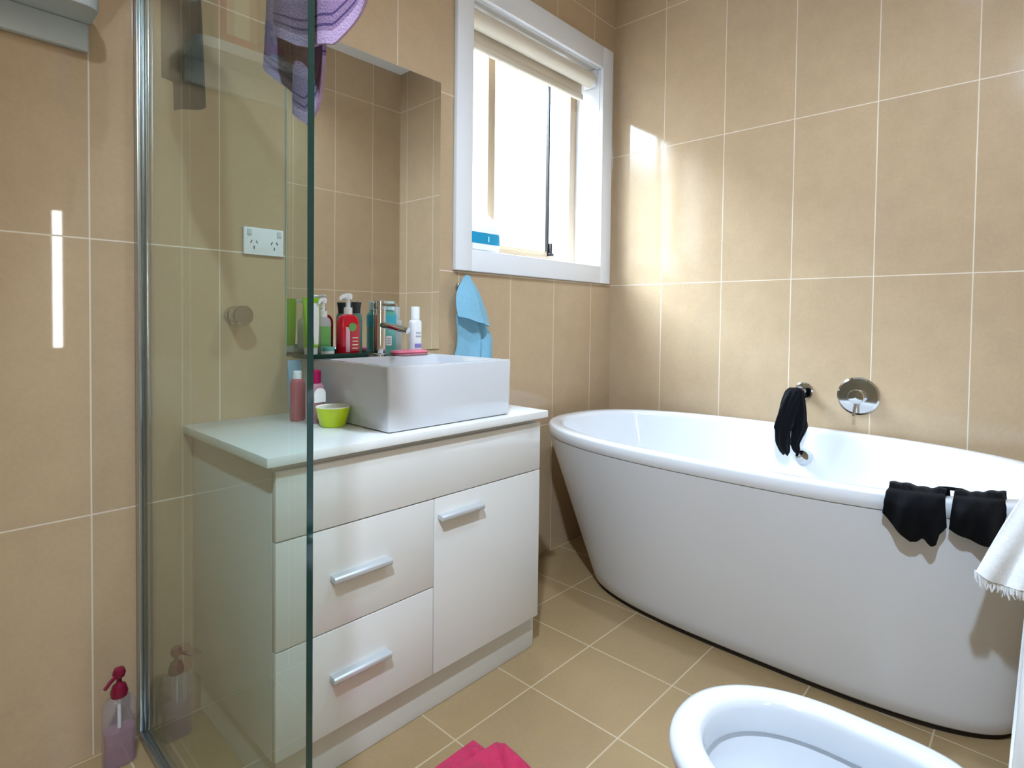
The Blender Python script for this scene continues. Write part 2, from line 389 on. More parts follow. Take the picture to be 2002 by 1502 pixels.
mesh_obj('plinth', rings(bmesh.new(), [skirt(0, 0.0005, 0.014), skirt(0, 0.019, 0.014)]), M['plinth'], bath)
# overflow with chrome knob on the inside of the back
ov = mesh_obj('overflow', lathe([(0.0, 0.0), (0.034, 0.0), (0.034, 0.006), (0.026, 0.020), (0.024, 0.030), (0.0, 0.032)], (-0.0835, -0.985, 0.545), (-0.97, 0, 0.22), 28), M['chrome'], bath)
mesh_obj('drain', lathe([(0.0, 0.0), (0.035, 0.0), (0.035, 0.004), (0.028, 0.008), (0.0, 0.010)], (-0.46, -0.96, 0.159), (0, 0, 1), 24), M['chrome'], bath)

# wall spout and mixer over the bath
sp = thing('bath_spout', 'chrome bath spout with round wall plate above the bathtub', 'tap', (0, -0.955, 0.805))
mesh_obj('wall_plate', lathe([(0.0, 0.0), (0.036, 0.0), (0.036, 0.006), (0.031, 0.012), (0.019, 0.014), (0.0, 0.015)], (-0.0005, -0.955, 0.805), (-1, 0, 0), 32), M['chrome'], sp)
mesh_obj('spout', tube([(-0.010, -0.955, 0.805), (-0.05, -0.955, 0.805), (-0.13, -0.955, 0.802), (-0.150, -0.955, 0.796), (-0.160, -0.955, 0.786), (-0.162, -0.955, 0.776)], 0.0125, 16), M['chrome'], sp)
mx_ = thing('bath_mixer', 'chrome bath mixer with big round plate and pin lever', 'tap', (0, -1.153, 0.803))
mesh_obj('wall_plate', lathe([(0.0, 0.0), (0.074, 0.0), (0.074, 0.004), (0.068, 0.009), (0.0, 0.010)], (-0.0005, -1.153, 0.803), (-1, 0, 0), 48), M['chrome'], mx_)
mesh_obj('mixer_body', lathe([(0.0, 0.010), (0.029, 0.010), (0.029, 0.040), (0.026, 0.045), (0.0, 0.046)], (-0.0005, -1.153, 0.803), (-1, 0, 0), 32), M['chrome'], mx_)
mesh_obj('lever', tube([(-0.034, -1.152, 0.783), (-0.045, -1.150, 0.752), (-0.052, -1.149, 0.728)], [0.0065, 0.006, 0.0055], 12), M['chrome'], mx_)

# ------------------------------------------------------------------ vanity
YF = -0.497
van = thing('vanity_cabinet', 'white gloss vanity cabinet with two drawers and one door', 'cabinet', (-1.61, -0.25, 0))
mesh_obj('carcass', B(-2.055, -1.172, YF+0.020, -0.004, 0.115, 0.772, 0.001), M['carcass'], van)
kb = B(-2.040, -1.160, YF+0.030, YF+0.046, 0.001, 0.1145, 0.001); box(kb, -1.176, -1.160, YF+0.046, -0.012, 0.001, 0.1145); box(kb, -2.040, -2.024, YF+0.046, -0.012, 0.001, 0.1145)
mesh_obj('kickboard', kb, M['carcass'], van)
def panel(name, x0, x1, z0, z1): return mesh_obj(name, B(x0, x1, YF, YF+0.018, z0, z1, 0.0015), M['cab'], van)
panel('front_panel', -2.055, -1.172, 0.6045, 0.757)
d1 = panel('drawer', -2.055, -1.6165, 0.3635, 0.6015)
d2 = panel('drawer', -2.055, -1.6165, 0.120, 0.3605)
dr = panel('door', -1.6135, -1.172, 0.120, 0.6015)
def handle(parent, x0, x1, z):
    bm = bmesh.new()                                                  # solid bar with a sloping underside
    prof = [(YF+0.0005, z+0.008), (YF-0.018, z+0.008), (YF-0.023, z+0.004), (YF-0.023, z-0.004), (YF-0.020, z-0.008), (YF+0.0005, z-0.004)]
    rings(bm, [[(x, a, b) for a, b in prof] for x in (x0, x1)])
    bmesh.ops.bevel(bm, geom=bm.edges[:], offset=0.0012, segments=2, profile=0.5, affect='EDGES')
    h = mesh_obj('handle', bm, M['satin'], parent); h['label'] = 'satin metal bar handle'
handle(d1, -1.925, -1.765, 0.484); handle(d2, -1.925, -1.765, 0.249); handle(dr, -1.603, -1.443, 0.549)
bt = tag(mesh_obj('benchtop', B(-2.082, -1.155, -0.516, -0.002, 0.773, 0.795, 0.002), M['stone']), 'white stone benchtop on top of the vanity cabinet', 'benchtop')

# basin: square box with a recessed bowl and a tap ledge at the back
BX0, BX1, BY0, BY1, BZ0, BZ1 = -1.757, -1.298, -0.483, -0.012, 0.7955, 0.966
bas = thing('basin', 'square white counter basin on the vanity benchtop', 'basin', (-1.535, -0.25, BZ0))
bcx, bcy, bhx, bhy = (BX0+BX1)/2, (BY0+BY1)/2, (BX1-BX0)/2, (BY1-BY0)/2
icy, ihy = -0.305, 0.160
rs = [rrect(bcx, bcy, bhx-0.010, bhy-0.010, 0.006, BZ0+0.0), rrect(bcx, bcy, bhx-0.004, bhy-0.004, 0.008, BZ0+0.003), rrect(bcx, bcy, bhx, bhy, 0.010, BZ1-0.006), rrect(bcx, bcy, bhx-0.002, bhy-0.002, 0.010, BZ1-0.001), rrect(bcx, bcy, bhx-0.006, bhy-0.006, 0.010, BZ1),
      rrect(bcx, icy, bhx-0.018, ihy, 0.018, BZ1), rrect(bcx, icy, bhx-0.022, ihy-0.004, 0.020, BZ1-0.004), rrect(bcx, icy, bhx-0.030, ihy-0.012, 0.030, BZ1-0.080), rrect(bcx, icy, bhx-0.050, ihy-0.032, 0.040, BZ1-0.105), rrect(bcx, icy, bhx-0.16, ihy-0.11, 0.03, BZ1-0.115)]
mesh_obj('bowl', rings(bmesh.new(), rs), M['porcelain'], bas, sharp=40)
mesh_obj('overflow_ring', lathe([(0.0, 0.0), (0.012, 0.0), (0.012, 0.002), (0.0, 0.003)], (BX0+0.0236, -0.36, BZ1-0.012), (1, 0, 0), 20), M['chrome'], bas)
mesh_obj('waste', lathe([(0.0, 0.0), (0.03, 0.0), (0.03, 0.004), (0.0, 0.006)], (bcx, icy, BZ1-0.1148), (0, 0, 1), 24), M['chrome'], bas)

TZ = BZ1
tp = thing('basin_mixer', 'chrome pillar mixer tap at the back of the square basin', 'tap', (-1.512, -0.085, TZ))
mesh_obj('tap_body', lathe([(0.0, 0.0), (0.024, 0.0), (0.024, 0.004), (0.0205, 0.007), (0.0205, 0.150), (0.019, 0.152), (0.019, 0.154), (0.0205, 0.156), (0.0205, 0.178), (0.018, 0.181), (0.0, 0.182)], (-1.512, -0.085, TZ+0.0003), (0, 0, 1), 28), M['chrome'], tp)
mesh_obj('spout', tube([(-1.512, -0.098, TZ+0.100), (-1.503, -0.15, TZ+0.094), (-1.494, -0.205, TZ+0.086), (-1.492, -0.213, TZ+0.083)], [0.0115, 0.011, 0.0105, 0.010], 14), M['chrome'], tp)
mesh_obj('lever', tube([(-1.510, -0.098, TZ+0.168), (-1.506, -0.125, TZ+0.165), (-1.500, -0.162, TZ+0.166)], [0.006, 0.0055, 0.005], 12), M['chrome'], tp)

# mirror
mi = thing('wall_mirror', 'tall frameless mirror on the wall over the basin', 'mirror', (-1.49, 0, 0.973))
mesh_obj('mirror_backing', B(-1.794, -1.189, -0.0045, -0.0005, 0.9735, 1.977), M['mirror_edge'], mi, smooth=False)
mesh_obj('mirror_face', B(-1.7925, -1.1905, -0.0062, -0.0046, 0.9750, 1.9755), M['mirror'], mi, smooth=False)

# power outlet
po = thing('power_outlet', 'white double power outlet on the wall left of the mirror', 'outlet', (-1.863, 0, 1.308))
mesh_obj('plate', B(-1.922, -1.804, -0.010, -0.0005, 1.269, 1.348, 0.003), M['plastic_white'], po)
for cx_ in (-1.893, -1.833):
    mesh_obj('switch', B(cx_-0.020 if cx_ < -1.86 else cx_+0.008, cx_-0.008 if cx_ < -1.86 else cx_+0.020, -0.014, -0.0095, 1.325, 1.342, 0.001), M['plastic_grey'], po)
    sl = bmesh.new()
    for (dx, dz, ang) in ((-0.008, 0.004, 0.5), (0.008, 0.004, -0.5), (0.0, -0.012, 0.0)):
        b2 = bmesh.new(); box(b2, -0.0013, 0.0013, -0.0112, -0.0098, -0.0045, 0.0045)
        merge(sl, b2, Matrix.Translation((cx_+dx, 0, 1.302+dz)) @ Matrix.Rotation(ang, 4, 'Y'))
    mesh_obj('socket', sl, M['slot'], po, smooth=False)

# robe hooks
def hook(label, x, z, k=1.0):
    h = thing('robe_hook', label, 'hook', (x, 0, z))
    sc_ = lambda prof: [(r*(0.5+0.5*k), d*k) for r, d in prof]
    mesh_obj('hook_base', lathe(sc_([(0.0, 0.0), (0.027, 0.0), (0.027, 0.022), (0.024, 0.026), (0.018, 0.028), (0.0, 0.028)]), (x, -0.0005, z), (0, -1, 0), 28), M['nickel'], h)
    mesh_obj('knob', lathe(sc_([(0.018, 0.028), (0.018, 0.034), (0.027, 0.036), (0.028, 0.068), (0.026, 0.071), (0.0, 0.071)]), (x, -0.0005, z), (0, -1, 0), 28), M['nickel'], h)
    return h
hook('round chrome robe hook on the wall below the power outlet', -1.947, 1.092)
hook('chrome robe hook under the window holding the blue cloth', -1.084, 1.212, 0.45)

# ------------------------------------------------------------------ cloth materials
def cloth_mat(name, col, sheen=0.05, rough=0.95, bscale=350, bump=0.5, stripes=None):
    m = pm(name, col, rough, noise=0.12, scale=120, bump=bump, bscale=bscale, sheen=sheen)
    sset(m.node_tree.nodes['Principled BSDF'], 'Specular IOR Level', 0.12)
    if stripes:
        nt = m.node_tree; b = nt.nodes['Principled BSDF']; src = b.inputs['Base Color'].links[0].from_socket
        uv = nt.nodes.new('ShaderNodeTexCoord'); sep = nt.nodes.new('ShaderNodeSeparateXYZ'); nt.links.new(uv.outputs['UV'], sep.inputs[0])
        for lo, hi, c in stripes:
            a = nt.nodes.new('ShaderNodeMath'); a.operation = 'COMPARE'; nt.links.new(sep.outputs[1], a.inputs[0]); a.inputs[1].default_value = (lo+hi)/2; a.inputs[2].default_value = (hi-lo)/2
            mx = nt.nodes.new('ShaderNodeMix'); mx.data_type = 'RGBA'; nt.links.new(a.outputs[0], mx.inputs[0]); nt.links.new(src, mx.inputs[6]); mx.inputs[7].default_value = lin(c); src = mx.outputs[2]
        nt.links.new(src, b.inputs['Base Color'])
    return m
M['blue_cloth'] = cloth_mat('pale blue terry', '#86bbd4', bscale=500)
M['purple'] = cloth_mat('mauve terry towel', '#816a86', bscale=300, stripes=[(0.925, 0.932, '#4a3a62'), (0.950, 0.957, '#4a3a62'), (0.968, 1.01, '#a890ad')])
M['black_cloth'] = cloth_mat('black knit', '#05060a', rough=0.8, bscale=600, bump=0.2)
M['dark_cloth'] = cloth_mat('charcoal cloth', '#3b3c3b', bscale=300)
M['white_cloth'] = cloth_mat('white towel cotton', '#eef1f3', bscale=500)
M['pink_cloth'] = cloth_mat('hot pink terry', '#cc3a62', bscale=400, bump=0.8)

# blue face cloth hanging on the hook below the window
bc = thing('face_cloth', 'pale blue face cloth hanging on the hook under the window', 'cloth', (-1.03, -0.02, 0.93))
HX, HZ = -1.086, 1.2470
def blue_back(u, v):
    w = smooth(min(1, v*1.5))
    x = lerp(HX + 0.03*(u-0.5), lerp(-1.128, -0.922, u), w)
    x += 0.020*math.sin(PI*min(1, max(0, (v-0.45)/0.5)))*(1-u)*(u < 1)
    z = lerp(HZ, 0.915, v) - 0.075*(u**2)*(1-v)*smooth(v*3)
    y = -0.042 + 0.022*w - 0.018*math.exp(-((u-0.42-0.18*v)/0.10)**2)*smooth(v*2) - 0.014*math.exp(-((u-0.85)/0.12)**2)*v + 0.016*math.exp(-((u-0.68)/0.05)**2)*v
    return (x, y, z)
mesh_obj('lower_fold', sheet(blue_back, 40, 40, 0.004), M['blue_cloth'], bc, sharp=80)
def blue_front(u, v):
    """folded-over hood of the cloth, bulging over the hook"""
    w = 1-(1-min(1, v*1.1))**3
    x = lerp(HX + 0.050*(u-0.5), plin([(0, -1.136), (0.5, -1.075), (1, -0.968)], u), w) - 0.006*math.sin(PI*v)*(u < 0.5)*(0.5-u)*2
    z = lerp(HZ+0.012-0.020*abs(2*u-1)**2, plin([(0, 1.098), (0.3, 1.090), (1, 1.058)], u), v) - 0.045*u*u*math.sin(PI*v)
    y = -0.047 + 0.006*w - 0.024*math.sin(PI*u)*smooth(v*2) - 0.010*math.exp(-((u-0.55-0.15*v)/0.08)**2)*v - 0.012*v*v
    return (x, y, z)
mesh_obj('upper_fold', sheet(blue_front, 30, 24, 0.005), M['blue_cloth'], bc, sharp=80)

# ------------------------------------------------------------------ shower screen
sc = thing('shower_screen', 'frameless green glass shower screen standing off the window wall', 'screen', (-2.178, -0.44, 0))
GX0, GX1, GY = -2.183, -2.173, -0.876
gb = bmesh.new()
for x in (GX0, GX1):
    vv = [gb.verts.new(p) for p in ((x, GY+0.0006, 0.016), (x, -0.004, 0.016), (x, -0.004, 1.9994), (x, GY+0.0006, 1.9994))]
    gb.faces.new(vv)
mesh_obj('glass_panel', gb, M['glass_shower'], sc, smooth=False)
eb = B(GX0, GX1, GY-0.0006, GY+0.0006, 0.014, 2.0, 0.0); box(eb, GX0, GX1, GY, -0.004, 1.9994, 2.0006)
e_ = mesh_obj('glass_edge', eb, M['glass_edge'], sc, smooth=False); e_['label'] = 'dark green polished glass edge'
wc = bmesh.new()
box(wc, -2.192, GX0-0.0004, -0.030, -0.0005, 0.0, 2.0, 0.0015); box(wc, GX1+0.0004, -2.164, -0.030, -0.0005, 0.0, 2.0, 0.0015); box(wc, GX0, GX1, -0.0035, -0.0005, 0.0, 2.0)
mesh_obj('wall_channel', wc, M['alu'], sc)
fc = bmesh.new()
box(fc, -2.192, GX0-0.0004, GY, -0.031, 0.0005, 0.022, 0.0015); box(fc, GX1+0.0004, -2.164, GY, -0.031, 0.0005, 0.022, 0.0015); box(fc, GX0, GX1, GY, -0.031, 0.0005, 0.015)
mesh_obj('floor_channel', fc, M['alu'], sc)

# shower shelf
sh = thing('shower_shelf', 'white moulded soap shelf high on the shower wall', 'shelf', (-2.52, 0, 1.76))
mesh_obj('back_plate', B(-2.76, -2.288, -0.020, -0.0005, 1.712, 1.776, 0.004), M['plastic_grey'], sh)
rs = [rrect(-2.522, -0.060, 0.238, 0.059, 0.030, 1.7762), rrect(-2.522, -0.060, 0.240, 0.0595, 0.032, 1.779), rrect(-2.522, -0.060, 0.240, 0.0595, 0.032, 1.803), rrect(-2.522, -0.060, 0.236, 0.0555, 0.028, 1.803), rrect(-2.522, -0.060, 0.234, 0.0535, 0.026, 1.788)]
mesh_obj('tray', rings(bmesh.new(), rs), M['plastic_grey'], sh)

# ------------------------------------------------------------------ bottles
def bottle_body(x, y, z, w, d, h, r, neck=0.012, name='body', mat=None, parent=None, shoulder=0.85):
    rs = [rrect(x, y, w/2-0.003, d/2-0.003, r*0.8, z+0.0004), rrect(x, y, w/2, d/2, r, z+0.004), rrect(x, y, w/2, d/2, r, z+h*shoulder)]
    for t in (0.35, 0.7, 0.92, 1.0):
        k = 1-(1-math.sqrt(max(0, 1-t*t)))*1.0
        rs.append(rrect(x, y, lerp(neck, w/2, k), lerp(neck, d/2, k), min(lerp(neck, r, k), lerp(neck, d/2, k)*0.999), z+h*lerp(shoulder, 1, t)))
    return mesh_obj(name, rings(bmesh.new(), rs), mat, parent, sharp=50)
def pump_head(x, y, z, s, ang, mat, parent, collar=0.013):
    c, sn = math.cos(ang), math.sin(ang)
    bm = lathe([(0.0, 0), (collar, 0), (collar, 0.018*s), (0.006*s, 0.020*s), (0.005*s, 0.040*s), (0.011*s, 0.041*s), (0.012*s, 0.052*s), (0.008*s, 0.057*s), (0.0, 0.058*s)], (x, y, z), (0, 0, 1), 20)
    tube([(x, y, z+0.049*s), (x+0.022*s*c, y+0.022*s*sn, z+0.049*s), (x+0.034*s*c, y+0.034*s*sn, z+0.044*s), (x+0.037*s*c, y+0.037*s*sn, z+0.037*s)], [0.006*s, 0.0055*s, 0.0045*s, 0.004*s], 10, bm)
    return mesh_obj('pump', bm, mat, parent)
def cap(x, y, z, r, h, mat, parent, name='cap'):
    return mesh_obj(name, lathe([(0.0, 0), (r, 0), (r, h-0.002), (r-0.002, h), (0, h)], (x, y, z), (0, 0, 1), 24), mat, parent)
def label_panel(parent, x0, x1, y, z0, z1, mat, name='label'):
    return mesh_obj(name, B(x0, x1, y-0.0012, y+0.0004, z0, z1, 0.0004), mat, parent)
PC = lambda n, c, r=0.25, **k: pm(n, c, r, **k)
M['red_soap'] = PC('red liquid soap', '#d2082c', 0.08, coat=0.5)
M['clear'] = glass_mat('clear plastic', (0.93, 0.97, 0.96))
M['milky'] = pm('milky clear plastic', '#dbe6e2', 0.2, alpha=0.55)
M['white_p'] = PC('glossy white plastic', '#eef0f0', 0.2)
M['lime'] = PC('lime green plastic', '#8ccb1e', 0.25)
M['green_lab'] = PC('leaf green label', '#6fae5c', 0.4)
M['teal'] = PC('teal liquid', '#5fb3a5', 0.1, coat=0.4)
M['aqua'] = PC('aqua blue plastic', '#46b4c4', 0.15)
M['dkgreen'] = PC('dark green plastic', '#0d3a2a', 0.25)
M['sage'] = PC('grey green plastic', '#5b8a78', 0.2)
M['magenta'] = PC('magenta plastic', '#a5084f', 0.25)
M['rose'] = PC('dusty rose liquid', '#b98592', 0.12, coat=0.4)
M['pinkred'] = PC('pink red bottle', '#b05a66', 0.15)
M['salmon'] = PC('salmon pink plastic', '#e08a80', 0.15)
M['cherry'] = PC('cherry red plastic', '#7a1030', 0.2)
M['purple_ink'] = PC('purple print', '#8d7fc4', 0.4)
M['grey_ink'] = PC('grey print', '#a9b4c0', 0.4)
M['cream_lab'] = PC('cream label', '#efe3c6', 0.4)
M['pink_soap'] = PC('pink soap', '#e87f98', 0.45)
M['cupgreen'] = PC('lime green ceramic', '#c0d80a', 0.2, coat=0.4)
M['cupwhite'] = PC('cream glaze', '#f2efd8', 0.2, coat=0.4)
M['bluegrey'] = PC('blue grey plastic', '#7fa3b8', 0.25)

# dark green tray under the bottles
tr_ = tag(mesh_obj('bottle_tray', rings(bmesh.new(), [rrect(-1.680, -0.078, 0.113, 0.050, 0.030, TZ+0.0005), rrect(-1.680, -0.078, 0.118, 0.055, 0.034, TZ+0.006), rrect(-1.680, -0.078, 0.120, 0.057, 0.036, TZ+0.014), rrect(-1.680, -0.078, 0.115, 0.052, 0.032, TZ+0.014), rrect(-1.680, -0.078, 0.112, 0.049, 0.030, TZ+0.005)]), M['dkgreen']), 'dark green tray under the bottles on the basin ledge', 'tray')
TB = TZ+0.0055
# green and white squeeze tube standing on its cap
tu = thing('squeeze_tube', 'lime green and white squeeze tube standing on its cap at the glass edge', 'tube', (-1.755, -0.078, TB))
tcx, tcy = -1.752, -0.080
mesh_obj('cap', rings(bmesh.new(), [rrect(tcx, tcy, 0.017, 0.014, 0.008, TB+0.0004), rrect(tcx, tcy, 0.018, 0.015, 0.009, TB+0.026)]), M['white_p'], tu)
rs = [rrect(tcx, tcy, 0.018, 0.016, 0.012, TB+0.0264), rrect(tcx, tcy, 0.021, 0.017, 0.013, TB+0.034), rrect(tcx, tcy, 0.025, 0.010, 0.008, TB+0.110), rrect(tcx, tcy, 0.027, 0.0022, 0.002, TB+0.165), rrect(tcx, tcy, 0.027, 0.0022, 0.002, TB+0.176)]
mesh_obj('body', rings(bmesh.new(), rs), M['lime'], tu)
rs = [rrect(tcx+0.007, tcy-0.0012, 0.0118, 0.0162, 0.010, TB+0.036), rrect(tcx+0.009, tcy-0.001, 0.0140, 0.0102, 0.007, TB+0.106), rrect(tcx+0.009, tcy-0.001, 0.0150, 0.0026, 0.002, TB+0.160)]
mesh_obj('label', rings(bmesh.new(), rs), M['white_p'], tu)
# clear pump bottle with green label
cb = thing('pump_bottle', 'clear pump bottle with green label behind the small white jar', 'bottle', (-1.705, -0.065, TB))
bottle_body(-1.703, -0.062, TB, 0.046, 0.034, 0.118, 0.012, mat=M['milky'], parent=cb)
mesh_obj('liquid', rings(bmesh.new(), [rrect(-1.703, -0.062, 0.0205, 0.0145, 0.010, TB+0.003), rrect(-1.703, -0.062, 0.0205, 0.0145, 0.010, TB+0.022)]), M['teal'], cb)
label_panel(cb, -1.720, -1.688, -0.0802, TB+0.030, TB+0.090, M['green_lab'])
pump_head(-1.703, -0.062, TB+0.118, 1.05, -2.4, M['white_p'], cb)
# small white jar in front
jr = thing('small_jar', 'small white ribbed jar in front of the clear pump bottle', 'jar', (-1.712, -0.108, TB))
mesh_obj('body', lathe([(0, 0.0003), (0.0185, 0.0003), (0.020, 0.003), (0.020, 0.016), (0.0, 0.016)], (-1.712, -0.106, TB), (0, 0, 1), 28), M['white_p'], jr)
mesh_obj('lid', lathe([(0, 0.0163), (0.0208, 0.0163), (0.0208, 0.028), (0.019, 0.030), (0, 0.030)], (-1.712, -0.106, TB), (0, 0, 1), 28), M['teal'], jr)
# red soap pump
rb = thing('pump_bottle', 'red liquid soap bottle with white pump and red label', 'bottle', (-1.627, -0.1, TB))
bottle_body(-1.630, -0.085, TB, 0.072, 0.036, 0.128, 0.014, mat=M['red_soap'], parent=rb, shoulder=0.80)
lb_ = label_panel(rb, -1.632, -1.600, -0.1038, TB+0.012, TB+0.098, PC('coral red print', '#c8404a', 0.4))
mesh_obj('label_badge', lathe([(0, 0), (0.0135, 0), (0.0135, 0.0012), (0, 0.0012)], (-1.626, -0.1052, TB+0.088), (0, -1, 0), 24), M['green_lab'], lb_)
mesh_obj('label_stripe', B(-1.648, -1.634, -0.1048, -0.1028, TB+0.010, TB+0.088, 0.0004), PC('pale pink print', '#e6b3c4', 0.4), rb)
for k in range(4): 
    mesh_obj('print_line', B(-1.626, -1.606, -0.1056, -0.1050, TB+0.020+0.011*k, TB+0.023+0.011*k), M['cream_lab'], lb_, smooth=False)
pump_head(-1.630, -0.085, TB+0.128, 1.15, -2.7, M['white_p'], rb)
# dark green bottle behind
gb2 = thing('green_bottle', 'slim grey green bottle with dark cap behind the red soap', 'bottle', (-1.578, -0.055, TB))
bottle_body(-1.578, -0.052, TB, 0.034, 0.030, 0.132, 0.012, mat=M['sage'], parent=gb2)
mesh_obj('cap', lathe([(0, 0), (0.012, 0), (0.012, 0.012), (0.016, 0.036), (0.0, 0.036)], (-1.578, -0.052, TB+0.132), (0, 0, 1), 20), M['slot'], gb2)
# teal mouthwash bottle behind the tap
mb = thing('mouthwash_bottle', 'teal mouthwash bottle with pale cap behind the mixer tap', 'bottle', (-1.452, -0.045, TZ))
bottle_body(-1.450, -0.046, TZ, 0.052, 0.036, 0.150, 0.010, mat=M['teal'], parent=mb, shoulder=0.86)
mesh_obj('label', B(-1.471, -1.449, -0.0655, -0.0640, TZ+0.030, TZ+0.062, 0.0004), M['white_p'], mb)
for k in range(3): mesh_obj('print_line', B(-1.467, -1.453, -0.0662, -0.0654, TZ+0.035+0.008*k, TZ+0.040+0.008*k), M['grey_ink'], mb, smooth=False)
mesh_obj('sleeve', rings(bmesh.new(), [rrect(-1.450, -0.046, 0.0268, 0.0188, 0.0105, TZ+0.092), rrect(-1.450, -0.046, 0.0268, 0.0188, 0.0105, TZ+0.132)]), M['aqua'], mb)
cap(-1.450, -0.046, TZ+0.150, 0.021, 0.030, PC('pale aqua plastic', '#bfe0e0', 0.2), mb)
# white lotion bottles right of the tap
def lotion(label, x, y, h):
    t = thing('lotion_bottle', label, 'bottle', (x, y, TZ))
    bottle_body(x, y, TZ, 0.046, 0.030, h, 0.012, mat=M['white_p'], parent=t, shoulder=0.9, neck=0.013)
    mesh_obj('label', B(x-0.013, x+0.015, y-0.0168, y-0.0152, TZ+0.020, TZ+0.034, 0.0004), M['purple_ink'], t)
    for k in range(2): mesh_obj('print_line', B(x-0.008, x+0.012, y-0.0168, y-0.0152, TZ+0.058+0.012*k, TZ+0.063+0.012*k), M['grey_ink'], t, smooth=False)
    cap(x, y, TZ+h, 0.0155, 0.046, M['white_p'], t)
lotion('white lotion bottle with purple print right of the mixer tap', -1.348, -0.064, 0.118)
# pink soap dish
sd = thing('soap_dish', 'flat pink soap on a dish at the basin edge beside the tap', 'soap', (-1.43, -0.13, TZ))
mesh_obj('soap', rings(bmesh.new(), [rrect(-1.420, -0.125, 0.066, 0.026, 0.024, TZ+0.0065), rrect(-1.420, -0.125, 0.071, 0.030, 0.028, TZ+0.010), rrect(-1.420, -0.125, 0.068, 0.028, 0.026, TZ+0.015), rrect(-1.420, -0.125, 0.046, 0.012, 0.010, TZ+0.018)]), M['pink_soap'], sd)
mesh_obj('dish', rings(bmesh.new(), [rrect(-1.420, -0.125, 0.062, 0.024, 0.02, TZ+0.0005), rrect(-1.420, -0.125, 0.074, 0.031, 0.028, TZ+0.006)]), PC('pale pink plastic', '#d98a98', 0.3), sd)

# benchtop items
BZ = 0.795
cu = thing('small_cup', 'small lime green cup with cream inside on the benchtop', 'cup', (-1.795, -0.285, BZ))
cc = (-1.797, -0.285, BZ)
mesh_obj('cup_body', lathe([(0, 0.0004), (0.030, 0.0004), (0.033, 0.003), (0.040, 0.030), (0.0455, 0.050), (0.0455, 0.052), (0.0440, 0.0535)], cc, (0, 0, 1), 40), M['cupgreen'], cu) if False else None
bmc = lathe([(0, 0.0004), (0.030, 0.0004), (0.034, 0.004), (0.041, 0.030), (0.046, 0.052), (0.0445, 0.0535), (0.042, 0.052), (0.037, 0.030), (0.031, 0.008), (0, 0.006)], cc, (0, 0, 1), 40)
mesh_obj('cup_body', bmc, M['cupgreen'], cu)
mesh_obj('cup_lining', lathe([(0.0458, 0.0525), (0.0445, 0.0545), (0.0415, 0.0525), (0.0365, 0.031), (0.030, 0.010), (0.0, 0.008)], cc, (0, 0, 1), 40), M['cupwhite'], cu)
db_ = thing('deodorant_bottle', 'rose bottle with magenta cap and white arched label behind the lime cup', 'bottle', (-1.815, -0.2, BZ))
dx, dy = -1.809, -0.208
bottle_body(dx, dy, BZ, 0.050, 0.034, 0.112, 0.014, mat=M['rose'], parent=db_, shoulder=0.88)
cap(dx, dy, BZ+0.112, 0.0165, 0.036, M['magenta'], db_)
def arch(u, v):
    w = 0.017; z = BZ+0.058+0.040*v; hw = w if v < 0.6 else w*math.sqrt(max(0.02, 1-((v-0.6)/0.42)**2))
    return (dx+0.006+hw*(2*u-1), dy-0.0188, z)
mesh_obj('label', sheet(arch, 8, 12, 0.001), M['white_p'], db_)
pb = thing('pink_bottle', 'slim pinkish red bottle on the benchtop seen through the shower glass', 'bottle', (-1.86, -0.14, BZ))
bottle_body(-1.828, -0.145, BZ, 0.040, 0.036, 0.120, 0.016, mat=M['pinkred'], parent=pb)
cap(-1.828, -0.145, BZ+0.120, 0.012, 0.022, M['white_p'], pb)
tt = thing('toothpaste_tube', 'blue and white toothpaste tube standing behind the pink bottle', 'tube', (-1.86, -0.09, BZ))
mesh_obj('cap', lathe([(0, 0.0004), (0.013, 0.0004), (0.013, 0.022), (0, 0.022)], (-1.806, -0.085, BZ), (0, 0, 1), 20), M['white_p'], tt)
mesh_obj('body', rings(bmesh.new(), [rrect(-1.806, -0.085, 0.015, 0.013, 0.011, BZ+0.0224), rrect(-1.806, -0.085, 0.018, 0.015, 0.013, BZ+0.030), rrect(-1.806, -0.085, 0.021, 0.009, 0.007, BZ+0.110), rrect(-1.806, -0.085, 0.023, 0.002, 0.0018, BZ+0.168)]), M['bluegrey'], tt)

# shower shelf bottles (seen as reflections in the screen)
ps = thing('shampoo_bottle', 'large salmon pink shampoo bottle on the shower shelf', 'bottle', (-2.40, -0.062, 1.788))
bottle_body(-2.395, -0.062, 1.788, 0.100, 0.062, 0.24, 0.028, mat=M['salmon'], parent=ps)
mesh_obj('label', B(-2.425, -2.365, -0.0945, -0.0925, 1.835, 1.96, 0.0005), M['cream_lab'], ps)
cap(-2.395, -0.062, 2.028, 0.022, 0.03, M['white_p'], ps)
pb2 = thing('pump_bottle', 'small red and blue pump bottle on the shower shelf by the shampoo', 'bottle', (-2.485, -0.062, 1.788))
bottle_body(-2.490, -0.062, 1.788, 0.050, 0.036, 0.075, 0.014, mat=M['cherry'], parent=pb2)
mesh_obj('label', B(-2.512, -2.490, -0.0815, -0.0798, 1.796, 1.830, 0.0005), M['aqua'], pb2)
pump_head(-2.490, -0.062, 1.863, 1.0, -1.2, M['slot'], pb2)
